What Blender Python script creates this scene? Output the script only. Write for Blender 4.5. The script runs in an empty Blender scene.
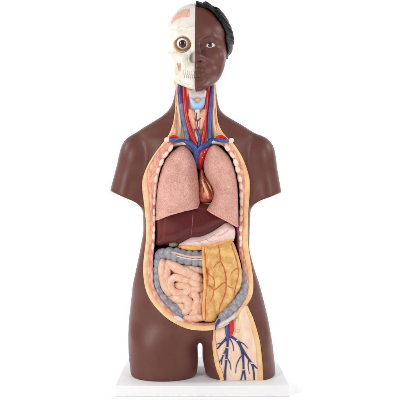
import bpy, bmesh, math, random
import numpy as np
from mathutils import Vector

random.seed(5); rng = np.random.default_rng(5)
SC = bpy.context.scene
COL = SC.collection
S = 0.0022            # metres per working unit
CAMD = 655.0          # camera distance from the plane d = 0 (working units)
ZB = -174.0           # top of the base board
BT = 10.0             # board thickness

# ------------------------------------------------------------------ coordinates
def k_(d): return (CAMD - np.asarray(d, float)) / CAMD
def P(px, py, d):
    """measured position (in units of the d = 0 plane) at depth d -> X, D, Z"""
    return np.array([(px - 200) * k_(d), d, (200 - py) * k_(d)], float)
def W(v):
    v = np.asarray(v, float)
    o = np.empty_like(v)
    o[:, 0] = v[:, 0] * S; o[:, 1] = -v[:, 1] * S; o[:, 2] = (v[:, 2] - ZB + BT) * S
    return o

def catmull(pts, n=6, closed=False):
    p = np.asarray(pts, float); m = len(p); out = []
    rngi = range(m if closed else m - 1)
    for i in rngi:
        if closed:
            a, b, c, d = p[(i-1) % m], p[i], p[(i+1) % m], p[(i+2) % m]
        else:
            b, c = p[i], p[i+1]
            a = p[i-1] if i > 0 else 2*b - c
            d = p[i+2] if i + 2 < m else 2*c - b
        for j in range(n):
            t = j / n
            out.append(0.5*((2*b) + (-a+c)*t + (2*a-5*b+4*c-d)*t*t + (-a+3*b-3*c+d)*t**3))
    if not closed: out.append(p[-1])
    return np.array(out)

# ------------------------------------------------------------------ mesh building
def signed_vol(V, F):
    a = V[F[:, 0]]; b = V[F[:, 1]]; c = V[F[:, 2]]
    v = np.einsum('ij,ij->i', a, np.cross(b, c)).sum()
    if F.shape[1] == 4:
        d = V[F[:, 3]]
        v += np.einsum('ij,ij->i', a, np.cross(c, d)).sum()
    return v

def add_mesh(name, V, F, mat, parent=None, smooth=True, sharp=None, world=False, fix=True):
    V = np.asarray(V, float)
    if not world: V = W(V)
    if isinstance(F, np.ndarray):
        if fix and signed_vol(V, F) < 0: F = F[:, ::-1]
        F = F.tolist()
    me = bpy.data.meshes.new(name)
    me.from_pydata(V.tolist(), [], F)
    me.update()
    if not isinstance(mat, (list, tuple)): mat = [mat]
    for m in mat: me.materials.append(m)
    me.polygons.foreach_set('use_smooth', [smooth] * len(me.polygons))
    if sharp: me.set_sharp_from_angle(angle=math.radians(sharp))
    o = bpy.data.objects.new(name, me); COL.objects.link(o)
    if parent is not None: o.parent = parent
    return o

def snets(F, org, h):
    F = F.astype(np.float64)
    s = F < 0
    nx, ny, nz = F.shape
    cnt = np.zeros((nx-1, ny-1, nz-1), np.int8)
    for i in (0, 1):
        for j in (0, 1):
            for k in (0, 1):
                cnt += s[i:nx-1+i, j:ny-1+j, k:nz-1+k]
    act = (cnt > 0) & (cnt < 8)
    ai, aj, ak = np.nonzero(act)
    idx = -np.ones(act.shape, np.int64); idx[ai, aj, ak] = np.arange(len(ai))
    acc = np.zeros((len(ai), 3)); num = np.zeros(len(ai))
    cor = [(i, j, k) for i in (0, 1) for j in (0, 1) for k in (0, 1)]
    for a in range(8):
        for b in range(a+1, 8):
            if sum(abs(cor[a][q]-cor[b][q]) for q in range(3)) != 1: continue
            ca, cb = cor[a], cor[b]
            fa = F[ai+ca[0], aj+ca[1], ak+ca[2]]; fb = F[ai+cb[0], aj+cb[1], ak+cb[2]]
            m = (fa < 0) != (fb < 0)
            t = np.where(m, fa / np.where(m, fa-fb, 1), 0)
            for q in range(3):
                acc[:, q] += np.where(m, ca[q] + t*(cb[q]-ca[q]), 0)
            num += m
    V = acc / num[:, None] + np.stack([ai, aj, ak], 1)
    V = V * h + np.asarray(org)
    quads = []
    def emit(A, B, C, D, flip):
        q = np.stack([A, B, C, D], 1)
        q[flip] = q[flip][:, ::-1]
        ok = (q >= 0).all(1)
        quads.append(q[ok])
    e = s[:-1] != s[1:]
    i, j, k = np.nonzero(e[:, 1:-1, 1:-1]); j += 1; k += 1
    emit(idx[i, j-1, k-1], idx[i, j, k-1], idx[i, j, k], idx[i, j-1, k], ~s[i, j, k])
    e = s[:, :-1] != s[:, 1:]
    i, j, k = np.nonzero(e[1:-1, :, 1:-1]); i += 1; k += 1
    emit(idx[i-1, j, k-1], idx[i-1, j, k], idx[i, j, k], idx[i, j, k-1], ~s[i, j, k])
    e = s[:, :, :-1] != s[:, :, 1:]
    i, j, k = np.nonzero(e[1:-1, 1:-1, :]); i += 1; j += 1
    emit(idx[i-1, j-1, k], idx[i, j-1, k], idx[i, j, k], idx[i-1, j, k], ~s[i, j, k])
    return V, np.concatenate(quads)

def field_mesh(func, lo, hi, h):
    n = [int(math.ceil((hi[q]-lo[q])/h)) + 1 for q in range(3)]
    ax = [lo[q] + h*np.arange(n[q]) for q in range(3)]
    X = ax[0][:, None, None]; D = ax[1][None, :, None]; Z = ax[2][None, None, :]
    F = np.broadcast_to(func(X, D, Z), n).copy()
    # close at the borders
    F[0] = np.maximum(F[0], .3); F[-1] = np.maximum(F[-1], .3)
    F[:, 0] = np.maximum(F[:, 0], .3); F[:, -1] = np.maximum(F[:, -1], .3)
    F[:, :, 0] = np.maximum(F[:, :, 0], .3); F[:, :, -1] = np.maximum(F[:, :, -1], .3)
    return snets(F, lo, h)

def implicit(name, func, lo, hi, h, mat, parent, sharp=None):
    V, Fc = field_mesh(func, lo, hi, h)
    return add_mesh(name, V, Fc, mat, parent, sharp=sharp)

def smin(a, b, k):
    t = np.clip(0.5 + 0.5*(b-a)/k, 0, 1)
    return b*(1-t) + a*t - k*t*(1-t)
def smax(a, b, k): return -smin(-a, -b, k)
def ell(X, D, Z, c, r):
    u = np.sqrt(((X-c[0])/r[0])**2 + ((D-c[1])/r[1])**2 + ((Z-c[2])/r[2])**2)
    return (u-1)*min(r)
def capsule(X, D, Z, a, b, ra, rb):
    a = np.asarray(a, float); b = np.asarray(b, float); v = b-a; L2 = (v*v).sum()
    t = np.clip(((X-a[0])*v[0] + (D-a[1])*v[1] + (Z-a[2])*v[2])/L2, 0, 1)
    return np.sqrt((X-a[0]-t*v[0])**2 + (D-a[1]-t*v[1])**2 + (Z-a[2]-t*v[2])**2) - (ra + t*(rb-ra))

def vnoise(X, D, Z, f, seed=0):
    """smooth lattice noise, -1..1"""
    X, D, Z = np.broadcast_arrays(X*f, D*f, Z*f)
    def hsh(i, j, k):
        n = (i*374761393 + j*668265263 + k*1274126177 + seed*974711) & 0x7fffffff
        n = ((n ^ (n >> 13))*1274126177) & 0x7fffffff
        n = n ^ (n >> 16)
        return (n & 0xffff)/32767.5 - 1
    i = np.floor(X).astype(np.int64); j = np.floor(D).astype(np.int64); k = np.floor(Z).astype(np.int64)
    u = X-i; v = D-j; w = Z-k
    u = u*u*(3-2*u); v = v*v*(3-2*v); w = w*w*(3-2*w)
    r = 0
    for a in (0, 1):
        for b in (0, 1):
            for c in (0, 1):
                r = r + hsh(i+a, j+b, k+c)*(u if a else 1-u)*(v if b else 1-v)*(w if c else 1-w)
    return r

def poly_sd(x, z, poly):
    """signed distance to a closed 2-D polygon, positive inside; x (n), z (m) -> n x m"""
    X = x[:, None]; Z = z[None, :]
    best = np.full((len(x), len(z)), 1e9); ins = np.zeros(best.shape, bool)
    q = np.roll(poly, -1, 0)
    for (ax, az), (bx, bz) in zip(poly, q):
        vx, vz = bx-ax, bz-az; L = vx*vx + vz*vz
        if L < 1e-12: continue
        t = np.clip(((X-ax)*vx + (Z-az)*vz)/L, 0, 1)
        best = np.minimum(best, (X-ax-t*vx)**2 + (Z-az-t*vz)**2)
        if az != bz:
            c = ((az > Z) != (bz > Z)) & (X < (bx-ax)*(Z-az)/(bz-az) + ax)
            ins ^= c
    r = np.sqrt(best)
    return np.where(ins, r, -r)

def blur2(a, n):
    for _ in range(n):
        p = np.pad(a, 1, mode='edge')
        a = (p[:-2, 1:-1] + p[2:, 1:-1] + p[1:-1, :-2] + p[1:-1, 2:] + 4*p[1:-1, 1:-1])/8
    return a

def flat_poly(pts, dref, n=5, smooth=True):
    """measured outline -> X,Z outline at depth dref"""
    p = catmull(pts, n, True) if smooth else np.asarray(pts, float)
    kk = float(k_(dref))
    return np.stack([(p[:, 0]-200)*kk, (200-p[:, 1])*kk], 1)

def pillow(name, pts, dref, d0, H, R, h, mat, parent, relief=None, extra=None, back=None, blur=4, n=5, sharp=None, smooth=True):
    """rounded organ with the given outline, mid depth d0, half thickness H, edge rounding R"""
    poly = flat_poly(pts, dref, n, smooth)
    bk = H if back is None else back
    lo = np.array([poly[:, 0].min()-2.5, 0, poly[:, 1].min()-2.5]); hi = np.array([poly[:, 0].max()+2.5, 0, poly[:, 1].max()+2.5])
    nx = int((hi[0]-lo[0])/h)+2; nz = int((hi[2]-lo[2])/h)+2
    gx = lo[0]+h*np.arange(nx); gz = lo[2]+h*np.arange(nz)
    sd = blur2(poly_sd(gx, gz, poly), blur)
    dd = d0(gx[:, None], gz[None, :]) if callable(d0) else np.full((nx, nz), float(d0))
    rel = relief(gx[:, None], gz[None, :]) if relief is not None else 0
    HH = H + rel
    u = (np.clip(R-sd, 0, None)/R)[:, None, :]
    dlo = dd.min()-bk-3; dhi = dd.max()+np.max(HH)+3
    nd = int((dhi-dlo)/h)+2; gd = dlo+h*np.arange(nd)
    w = gd[None, :, None]-dd[:, None, :]
    HH3 = np.broadcast_to(HH, (nx, nz))[:, None, :]
    v = np.where(w > 0, w/HH3, -w/bk)
    F = (np.sqrt(u*u+v*v)-1)*min(R, H)
    if extra is not None: F = extra(F, gx[:, None, None], gd[None, :, None], gz[None, None, :])
    F[0] = np.maximum(F[0], .3); F[-1] = np.maximum(F[-1], .3)
    F[:, :, 0] = np.maximum(F[:, :, 0], .3); F[:, :, -1] = np.maximum(F[:, :, -1], .3)
    V, Fc = snets(F, (lo[0], dlo, lo[2]), h)
    o = add_mesh(name, V, Fc, mat, parent, sharp=sharp)
    # a lookup of the front surface so that vessels can lie on it
    def front(px, py):
        kk = float(k_(dref)); x = (px-200)*kk; z = (200-py)*kk
        i = int(np.clip(round((x-lo[0])/h), 0, nx-1)); j = int(np.clip(round((z-lo[2])/h), 0, nz-1))
        uu = min(1, max(0, R-sd[i, j])/R)
        return float(dd[i, j] + np.broadcast_to(HH, (nx, nz))[i, j]*math.sqrt(max(0, 1-uu*uu)))
    return o, front

def sweep(pts, rad, seg=12, flat=1.0, capr=True):
    """tube along X,D,Z points; rad = list or number; flat scales the depth axis"""
    p = np.asarray(pts, float); n = len(p)
    r = np.full(n, float(rad)) if np.isscalar(rad) else np.asarray(rad, float)
    T = np.gradient(p, axis=0); T /= np.linalg.norm(T, axis=1)[:, None] + 1e-9
    V = []
    nrm = np.cross(T[0], [0, 1, 0]); 
    if np.linalg.norm(nrm) < .2: nrm = np.cross(T[0], [1, 0, 0])
    nrm /= np.linalg.norm(nrm)
    rings = []
    for i in range(n):
        nrm = nrm - T[i]*(nrm@T[i]); nrm /= np.linalg.norm(nrm)+1e-9
        b = np.cross(T[i], nrm)
        rings.append((p[i], nrm.copy(), b, r[i], T[i]))
    # rounded ends
    if capr:
        def cap(R_, sgn):
            c, a, b, rr, t = R_; out = []
            for q in (.35, .7, .93):
                out.append((c + sgn*t*rr*q, a, b, rr*math.sqrt(1-q*q), t))
            return out
        rings = cap(rings[0], -1)[::-1] + rings + cap(rings[-1], 1)
    for c, a, b, rr, t in rings:
        for q in range(seg):
            an = 2*math.pi*q/seg
            o = a*math.cos(an) + b*math.sin(an)
            o = o*np.array([1, flat, 1])
            V.append(c + rr*o)
    m = len(rings); F = []
    for i in range(m-1):
        for q in range(seg):
            F.append((i*seg+q, i*seg+(q+1) % seg, (i+1)*seg+(q+1) % seg, (i+1)*seg+q))
    V.append(rings[0][0]); V.append(rings[-1][0])
    a, b = len(V)-2, len(V)-1
    for q in range(seg):
        F.append((a, (q+1) % seg, q, q)); F.append((b, (m-1)*seg+q, (m-1)*seg+(q+1) % seg, (m-1)*seg+(q+1) % seg))
    return np.array(V), F

def clean(F):
    return [f[:3] if len(f) == 4 and f[2] == f[3] else f for f in F]

def orient(V, F):
    Q = np.array([f if len(f) == 4 else (f[0], f[1], f[2], f[2]) for f in F])
    return clean(F) if signed_vol(W(V), Q) > 0 else [tuple(reversed(f)) for f in clean(F)]

def tube(name, pts, rad, mat, parent, n=6, seg=12, flat=1.0, mod=None, capr=True):
    """pts: (px, py, d) control points"""
    p = catmull(np.array([P(*q) for q in pts]), n)
    if np.isscalar(rad): r = np.full(len(p), float(rad))
    else: r = np.interp(np.linspace(0, 1, len(p)), np.linspace(0, 1, len(rad)), rad)
    if mod is not None:
        s = np.concatenate([[0], np.cumsum(np.linalg.norm(np.diff(p, axis=0), axis=1))])
        r = r*mod(s)
    V, F = sweep(p, r, seg, flat, capr)
    return add_mesh(name, V, orient(V, F), mat, parent)

def tubes(name, lst, mat, parent, **kw):
    """several branches of one vessel in one mesh"""
    VV, FF = [], []
    off = 0
    for pts, rad in lst:
        p = catmull(np.array([P(*q) for q in pts]), kw.get('n', 6))
        r = np.interp(np.linspace(0, 1, len(p)), np.linspace(0, 1, len(rad)), rad) if not np.isscalar(rad) else rad
        V, F = sweep(p, r, kw.get('seg', 10), kw.get('flat', 1.0))
        F = orient(V, F)
        FF += [tuple(i+off for i in f) for f in F]; VV.append(V); off += len(V)
    return add_mesh(name, np.concatenate(VV), FF, mat, parent)

def blob(name, c, r, mat, parent, rot=0.0, seg=24, ring=16, wob=0.0):
    """ellipsoid at (px,py,d)"""
    c = P(*c); V = []; F = []
    for i in range(ring+1):
        th = math.pi*i/ring
        for j in range(seg):
            ph = 2*math.pi*j/seg
            q = np.array([math.sin(th)*math.cos(ph), math.sin(th)*math.sin(ph), math.cos(th)])
            q = q*(1+wob*math.sin(3*ph+2*th+c[0]))
            q = q*np.array(r)
            x = q[0]*math.cos(rot)-q[2]*math.sin(rot); z = q[0]*math.sin(rot)+q[2]*math.cos(rot)
            V.append(c+np.array([x, q[1], z]))
    for i in range(ring):
        for j in range(seg):
            F.append((i*seg+j, i*seg+(j+1) % seg, (i+1)*seg+(j+1) % seg, (i+1)*seg+j))
    return add_mesh(name, V, np.array(F), mat, parent)

# ------------------------------------------------------------------ materials
def lin(c):
    return tuple(((v/255)/12.92 if v/255 <= .04045 else ((v/255+.055)/1.055)**2.4) for v in c) + (1,)

def mat(name, col, rough=.42, col2=None, scale=60, detail=3, bump=0.0, bscale=300, bdist=.0012, cells=0.0, cellscale=220, cellcol=None, coat=0.0, spec=.4, streak=None, lo=.4, hi=.6):
    m = bpy.data.materials.new(name); m.use_nodes = True
    nt = m.node_tree; N = nt.nodes; L = nt.links
    b = N['Principled BSDF']; b.inputs['Roughness'].default_value = rough
    b.inputs['Specular IOR Level'].default_value = spec
    b.inputs['Coat Weight'].default_value = coat; b.inputs['Coat Roughness'].default_value = .18
    tc = N.new('ShaderNodeTexCoord'); mp = N.new('ShaderNodeMapping')
    L.new(tc.outputs['Object'], mp.inputs['Vector'])
    if streak: mp.inputs['Scale'].default_value = streak
    src = None
    c1 = lin(col); c2 = lin(col2 if col2 else tuple(max(0, v*.95) for v in col))
    nz = N.new('ShaderNodeTexNoise'); nz.inputs['Scale'].default_value = scale; nz.inputs['Detail'].default_value = detail
    L.new(mp.outputs['Vector'], nz.inputs['Vector'])
    cr = N.new('ShaderNodeMapRange'); cr.inputs['From Min'].default_value = lo; cr.inputs['From Max'].default_value = hi
    L.new(nz.outputs['Fac'], cr.inputs['Value'])
    mx = N.new('ShaderNodeMix'); mx.data_type = 'RGBA'
    mx.inputs['A'].default_value = c1; mx.inputs['B'].default_value = c2
    L.new(cr.outputs['Result'], mx.inputs['Factor']); src = mx.outputs['Result']
    hgt = None
    if cells > 0:
        vo = N.new('ShaderNodeTexVoronoi'); vo.feature = 'DISTANCE_TO_EDGE'; vo.inputs['Scale'].default_value = cellscale
        wn = N.new('ShaderNodeTexNoise'); wn.inputs['Scale'].default_value = cellscale*.5
        va = N.new('ShaderNodeVectorMath'); va.operation = 'MULTIPLY_ADD'
        va.inputs[1].default_value = (.004, .004, .004)
        L.new(tc.outputs['Object'], wn.inputs['Vector']); L.new(wn.outputs['Color'], va.inputs[0]); L.new(tc.outputs['Object'], va.inputs[2])
        L.new(va.outputs[0], vo.inputs['Vector'])
        r2 = N.new('ShaderNodeMapRange'); r2.inputs['From Min'].default_value = 0.0; r2.inputs['From Max'].default_value = .12
        r2.inputs['To Min'].default_value = cells; r2.inputs['To Max'].default_value = 0.0
        L.new(vo.outputs['Distance'], r2.inputs['Value'])
        m2 = N.new('ShaderNodeMix'); m2.data_type = 'RGBA'; m2.inputs['B'].default_value = lin(cellcol or col)
        L.new(r2.outputs['Result'], m2.inputs['Factor']); L.new(src, m2.inputs['A']); src = m2.outputs['Result']
        hgt = vo.outputs['Distance']
    L.new(src, b.inputs['Base Color'])
    # fine surface unevenness: bump and a little roughness change, as on hand painted vinyl
    n2 = N.new('ShaderNodeTexNoise'); n2.inputs['Scale'].default_value = bscale; n2.inputs['Detail'].default_value = 4
    L.new(tc.outputs['Object'], n2.inputs['Vector'])
    rr = N.new('ShaderNodeMapRange'); rr.inputs['To Min'].default_value = rough-.06; rr.inputs['To Max'].default_value = rough+.08
    L.new(n2.outputs['Fac'], rr.inputs['Value']); L.new(rr.outputs['Result'], b.inputs['Roughness'])
    if bump > 0:
        bp = N.new('ShaderNodeBump'); bp.inputs['Strength'].default_value = bump; bp.inputs['Distance'].default_value = bdist
        if hgt is not None:
            ad = N.new('ShaderNodeMath'); ad.operation = 'MULTIPLY_ADD'; ad.inputs[1].default_value = 1.2
            L.new(hgt, ad.inputs[0]); L.new(n2.outputs['Fac'], ad.inputs[2]); L.new(ad.outputs[0], bp.inputs['Height'])
        else:
            L.new(n2.outputs['Fac'], bp.inputs['Height'])
        L.new(bp.outputs['Normal'], b.inputs['Normal'])
    return m

M = {}
M['skin'] = mat('brown_skin_vinyl', (103, 61, 52), .40, (98, 56, 48), 25, bump=.12, bscale=700, spec=.32)
M['lip'] = mat('lip_paint', (100, 54, 48), .32, (94, 50, 45), 120)
M['brow'] = mat('brow_paint', (70, 42, 40), .45, (84, 52, 48), 500)
M['hair'] = mat('black_hair_vinyl', (17, 15, 17), .42, (10, 9, 11), 120, bump=.9, bscale=210, bdist=.003, spec=.22)
M['bone'] = mat('bone_paint', (230, 225, 216), .45, (220, 211, 194), 55, detail=6, lo=.42, hi=.75, bump=.1, bscale=260)
M['bonetan'] = mat('orbit_shading_paint', (190, 150, 95), .5, (225, 195, 150), 120)  # tan shading beside the eye, put into the colour
M['flesh'] = mat('temple_muscle_paint', (232, 190, 168), .48, (222, 176, 158), 90, bump=.3, bscale=420, streak=(1, 1, 3))
M['cheekred'] = mat('cheek_muscle_paint', (222, 170, 155), .48, (205, 150, 140), 120, streak=(3, 1, .6))
M['tooth'] = mat('tooth_paint', (236, 232, 222), .3)
M['nasal'] = mat('nasal_paint', (160, 166, 166), .5, (184, 186, 182), 90)
M['white'] = mat('sclera_paint', (246, 242, 238), .16, coat=.5)
M['iris'] = mat('iris_paint', (84, 42, 34), .14, (60, 28, 24), 500, coat=.6)
M['pupil'] = mat('pupil_paint', (12, 9, 9), .1, coat=.6)
M['rim'] = mat('orbit_rim_paint', (150, 105, 60), .5, (112, 74, 44), 200)
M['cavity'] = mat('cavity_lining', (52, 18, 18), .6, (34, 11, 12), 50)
M['fat'] = mat('fat_layer_paint', (236, 200, 152), .44, (228, 184, 130), 55, bump=.22, bscale=320)
M['muscle'] = mat('cut_muscle_paint', (234, 182, 160), .44, (206, 124, 106), 130, bump=.4, bscale=340, streak=(1.5, 1, .55), lo=.35, hi=.65)
M['perit'] = mat('peritoneum_paint', (206, 136, 118), .45, (182, 100, 88), 60, bump=.2, bscale=340)
M['rib'] = mat('rib_end_paint', (240, 224, 204), .45, (234, 202, 178), 160)
M['neckflesh'] = mat('neck_muscle_paint', (240, 200, 150), .45, (234, 180, 130), 60, bump=.2, bscale=320, streak=(3, 1, .5))
M['neckpale'] = mat('neck_pale_muscle_paint', (240, 214, 186), .45, (236, 190, 160), 60, streak=(3, 1, .5))
M['artery'] = mat('artery_red_paint', (206, 36, 34), .33, (188, 26, 28), 120, coat=.2)
M['vein'] = mat('vein_blue_paint', (58, 92, 158), .36, (44, 70, 132), 100, coat=.2)
M['veinpurple'] = mat('vein_purple_paint', (92, 82, 140), .38, (70, 64, 116), 100)
M['veindull'] = mat('vein_grey_blue_paint', (118, 138, 168), .38, (84, 106, 150), 90)
M['cartilage'] = mat('thyroid_cartilage_paint', (174, 204, 236), .4, (156, 190, 228), 90)
M['membrane'] = mat('membrane_paint', (226, 214, 210), .42, (214, 196, 190), 90)
M['gland'] = mat('thyroid_gland_paint', (234, 178, 148), .42, (224, 156, 126), 120, bump=.3, bscale=420)
M['trachea'] = mat('trachea_paint', (222, 212, 210), .42)
M['lung'] = mat('lung_paint', (230, 172, 157), .26, (216, 155, 142), 34, bump=.9, bscale=460, bdist=.0026, cells=.42, cellscale=230, cellcol=(244, 208, 198))
M['lunglip'] = mat('lung_lip_paint', (224, 162, 152), .42)
M['heart'] = mat('heart_paint', (228, 154, 112), .33, (192, 92, 74), 70, bump=.2, coat=.2)
M['fatty'] = mat('heart_fat_paint', (236, 196, 140), .4)
M['coron'] = mat('coronary_paint', (120, 40, 40), .4)
M['liver'] = mat('liver_paint', (100, 34, 30), .27, (86, 24, 24), 14, detail=1, coat=.25, bump=.03, bscale=300, spec=.35)
M['gall'] = mat('gallbladder_paint', (120, 124, 104), .4)
M['stomach'] = mat('stomach_paint', (234, 208, 200), .42, (228, 196, 190), 90, bump=.25, bscale=420, cells=.25, cellscale=160, cellcol=(240, 222, 216))
M['redvessel'] = mat('stomach_vessel_paint', (214, 158, 146), .42)
M['gastric'] = mat('gastric_border_paint', (234, 182, 112), .40, (224, 160, 88), 90, bump=.2)
M['spleen'] = mat('spleen_paint', (150, 78, 92), .38, (130, 58, 74), 90)
M['colon'] = mat('colon_grey_paint', (158, 158, 164), .33, (134, 135, 144), 110, bump=.25, bscale=420, coat=.15)
M['taenia'] = mat('taenia_paint', (222, 186, 172), .42)
M['intest'] = mat('small_intestine_paint', (234, 194, 168), .33, (226, 178, 152), 80, bump=.18, bscale=380, coat=.15)
M['intback'] = mat('mesentery_paint', (178, 112, 92), .5)
M['oment'] = mat('omentum_paint', (230, 186, 120), .32, (212, 160, 92), 60, bump=.6, bscale=300, bdist=.0022, coat=.12)
M['omvess'] = mat('omentum_vessel_paint', (206, 108, 52), .4, (190, 86, 40), 120)
M['thigh'] = mat('thigh_section_paint', (240, 216, 192), .44, (234, 200, 176), 60, bump=.2, bscale=330, streak=(1.5, 1, .4))
M['thighfat'] = mat('thigh_fat_paint', (236, 198, 142), .46, (230, 186, 128), 60, bump=.2, bscale=330)
M['veindark'] = mat('leg_vein_paint', (56, 66, 118), .4, (44, 50, 96), 90)
M['node'] = mat('lymph_node_paint', (222, 208, 150), .45)
M['nerve'] = mat('vessel_band_paint', (216, 212, 212), .42)
M['board'] = mat('white_board_laminate', (234, 234, 236), .62, (232, 232, 234), 8, bump=.04, bscale=200, spec=.12)
M['paper'] = mat('white_paper_sweep', (250, 250, 250), .9, (249, 249, 249), 3)

# ------------------------------------------------------------------ setting
model = bpy.data.objects.new('anatomical_torso_model', None); COL.objects.link(model)
model.location = (0, 0, 0)
model['label'] = 'dark brown open-front human torso model with half-skull head standing on a white board'
model['category'] = 'anatomical model'

def sweep_sheet():
    prof = [(-1.7, 0)]           # towards the viewer
    prof += [(1.2, 0)]
    r = .9
    for i in range(1, 17):
        a = math.pi/2*i/16
        prof.append((1.2 + r*math.sin(a), r - r*math.cos(a)))
    prof.append((2.1, 4.0))
    V = []; F = []
    for i, (y, z) in enumerate(prof):
        V += [(-4, y, z), (4, y, z)]
    for i in range(len(prof)-1):
        F.append((2*i, 2*i+1, 2*i+3, 2*i+2))
    o = add_mesh('backdrop', V, F, M['paper'], None, world=True)
    o['kind'] = 'structure'
    o['label'] = 'seamless white paper sweep under and behind the model'
    return o
sweep_sheet()

# base board (bevelled slab)
def board():
    bm = bmesh.new()
    x0, x1, d0, d1 = -79.8, 84.0, -71.0, 42.0
    bmesh.ops.create_cube(bm, size=1)
    for v in bm.verts:
        v.co = Vector(((x0+x1)/2*S + v.co.x*(x1-x0)*S, -(d0+d1)/2*S + v.co.y*(d1-d0)*S, BT/2*S + v.co.z*BT*S))
    bmesh.ops.bevel(bm, geom=bm.edges[:], offset=.0022, segments=3, affect='EDGES', profile=.6)
    me = bpy.data.meshes.new('base_board'); bm.to_mesh(me); bm.free(); me.materials.append(M['board'])
    me.polygons.foreach_set('use_smooth', [True]*len(me.polygons)); me.set_sharp_from_angle(angle=math.radians(50))
    o = bpy.data.objects.new('base_board', me); COL.objects.link(o); o.parent = model
    return o
board()

# ------------------------------------------------------------------ torso field
def prof(rows, smooth=3.0):
    r = np.array(rows, float); Z = 200-r[:, 0]
    zz = np.arange(Z.min(), Z.max()+.5, .5)
    out = []
    o = np.argsort(Z)
    for c in range(1, r.shape[1]):
        y = np.interp(zz, Z[o], r[o, c])
        n = int(smooth*2); kx = np.arange(-3*n, 3*n+1); g = np.exp(-kx**2/(2*n*n)); g /= g.sum()
        y = np.convolve(np.pad(y, 3*n, mode='edge'), g, 'valid')
        out.append(y)
    return lambda Zq: [np.interp(Zq, zz, y) for y in out]

torso_rows = prof([
 (58, 180, 213, 8, -18), (74, 177, 214.5, 11, -20), (95, 174.3, 217, 13, -20), (105, 171.8, 218.5, 13.5, -21), (112, 167, 221.5, 14, -22),
 (118, 159, 230, 15, -24), (124, 148.5, 241.5, 17, -26), (130, 138.8, 250, 20, -28), (134, 134, 257.5, 21, -28), (139, 131, 261, 24, -31),
 (150, 136, 258, 28, -36), (170, 140, 254.5, 32, -40), (190, 142, 251.8, 33, -40), (205, 142.6, 251, 32, -38),
 (231, 143.3, 249.7, 29, -34), (250, 140, 249.5, 28, -34), (267, 136.3, 254, 28, -37), (285, 132.3, 260, 28, -40),
 (300, 130.6, 264, 28, -42), (320, 128.4, 268.8, 28.5, -40), (335, 128, 271, 28.8, -35), (350, 128.8, 272.9, 29, -31), (358, 129.2, 274, 29, -29)], 2.5)
legL_rows = prof([(290, 131, 196, 22, -34), (320, 128.4, 199, 28.5, -38), (335, 128, 198.5, 28.8, -34), (346, 128.4, 197.6, 29, -31), (358, 129.2, 198.3, 29, -29), (368, 130.4, 197.6, 29, -29), (385, 132.5, 194, 28.5, -28)], 2)
legR_rows = prof([(290, 204, 261, 22, -34), (320, 201, 268.8, 28.5, -38), (335, 201, 271.3, 29, -33), (346, 202.4, 272.8, 29, -31), (358, 202.4, 274, 29, -29), (368, 204.5, 275, 29, -29), (385, 208, 275.5, 28.5, -28)], 2)

def loft(X, D, Z, rows, p=2.25):
    L, R, f, b = rows(Z)
    cx = (L+R)/2-200; hw = (R-L)/2; cd = (f+b)/2; hd = (f-b)/2
    g = ((np.abs(X-cx)/hw)**p + (np.abs(D-cd)/hd)**p)**(1/p)
    return (g-1)*np.minimum(hw, hd)

def arm_field(X, D, Z, A, B, ra, rb, cut):
    a = np.array([A[0]-200, A[2], 200-A[1]], float); b = np.array([B[0]-200, B[2], 200-B[1]], float)
    sx = .82                                     # depth radius is larger than the width
    f = capsule(X, D*sx, Z, a*[1, sx, 1], b*[1, sx, 1], ra, rb)
    (x1, y1), (x2, y2) = cut
    nx, nz = -(y2-y1), -(x2-x1)                  # in X,Z: direction (x2-x1, -(y2-y1))
    n = np.array([-(y2-y1), -(x2-x1)], float); n /= np.linalg.norm(n)
    if n[1] > 0: n = -n
    pl = (X-(x1-200))*n[0] + (Z-(200-y1))*n[1]
    return smax(f, pl, 1.6)

def body_field(X, D, Z):
    t = loft(X, D, Z, torso_rows)
    l1 = loft(X, D, Z, legL_rows, 2.2); l2 = loft(X, D, Z, legR_rows, 2.2)
    legs = smin(l1, l2, 2.0)
    legs = smax(legs, ZB-.3-Z, 3.0)
    w = np.clip(((200-318)-Z)/28., 0, 1); w = w*w*(3-2*w)
    t = t*(1-w)+legs*w
    aL = arm_field(X, D, Z, (135, 153.5, -5), (124.0, 206, -3), 15.2, 17.6, ((109, 190.5), (141, 204)))
    aR = arm_field(X, D, Z, (260, 153.5, -5), (267.6, 206, -3), 15.0, 16.2, ((281.5, 192.5), (252.6, 203)))
    t = smin(t, aL, 9); t = smin(t, aR, 9)
    # deltoid and chest forms
    for sx, c in ((-1, 134), (1, 261)):
        t = smin(t, ell(X, D, Z, (c-200+sx*-1, 2, 200-159), (12, 14, 16)), 8)
    return t

def surf_d(px, py):
    """front of the uncut body under a measured point"""
    d = 20.0
    for _ in range(6):
        ds = np.linspace(50, -30, 321)
        kk = k_(ds); x = (px-200)*kk; z = (200-py)*kk
        f = body_field(x, ds, z)
        i = np.nonzero(f < 0)[0]
        return float(ds[i[0]]) if len(i) else -2.0

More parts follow.
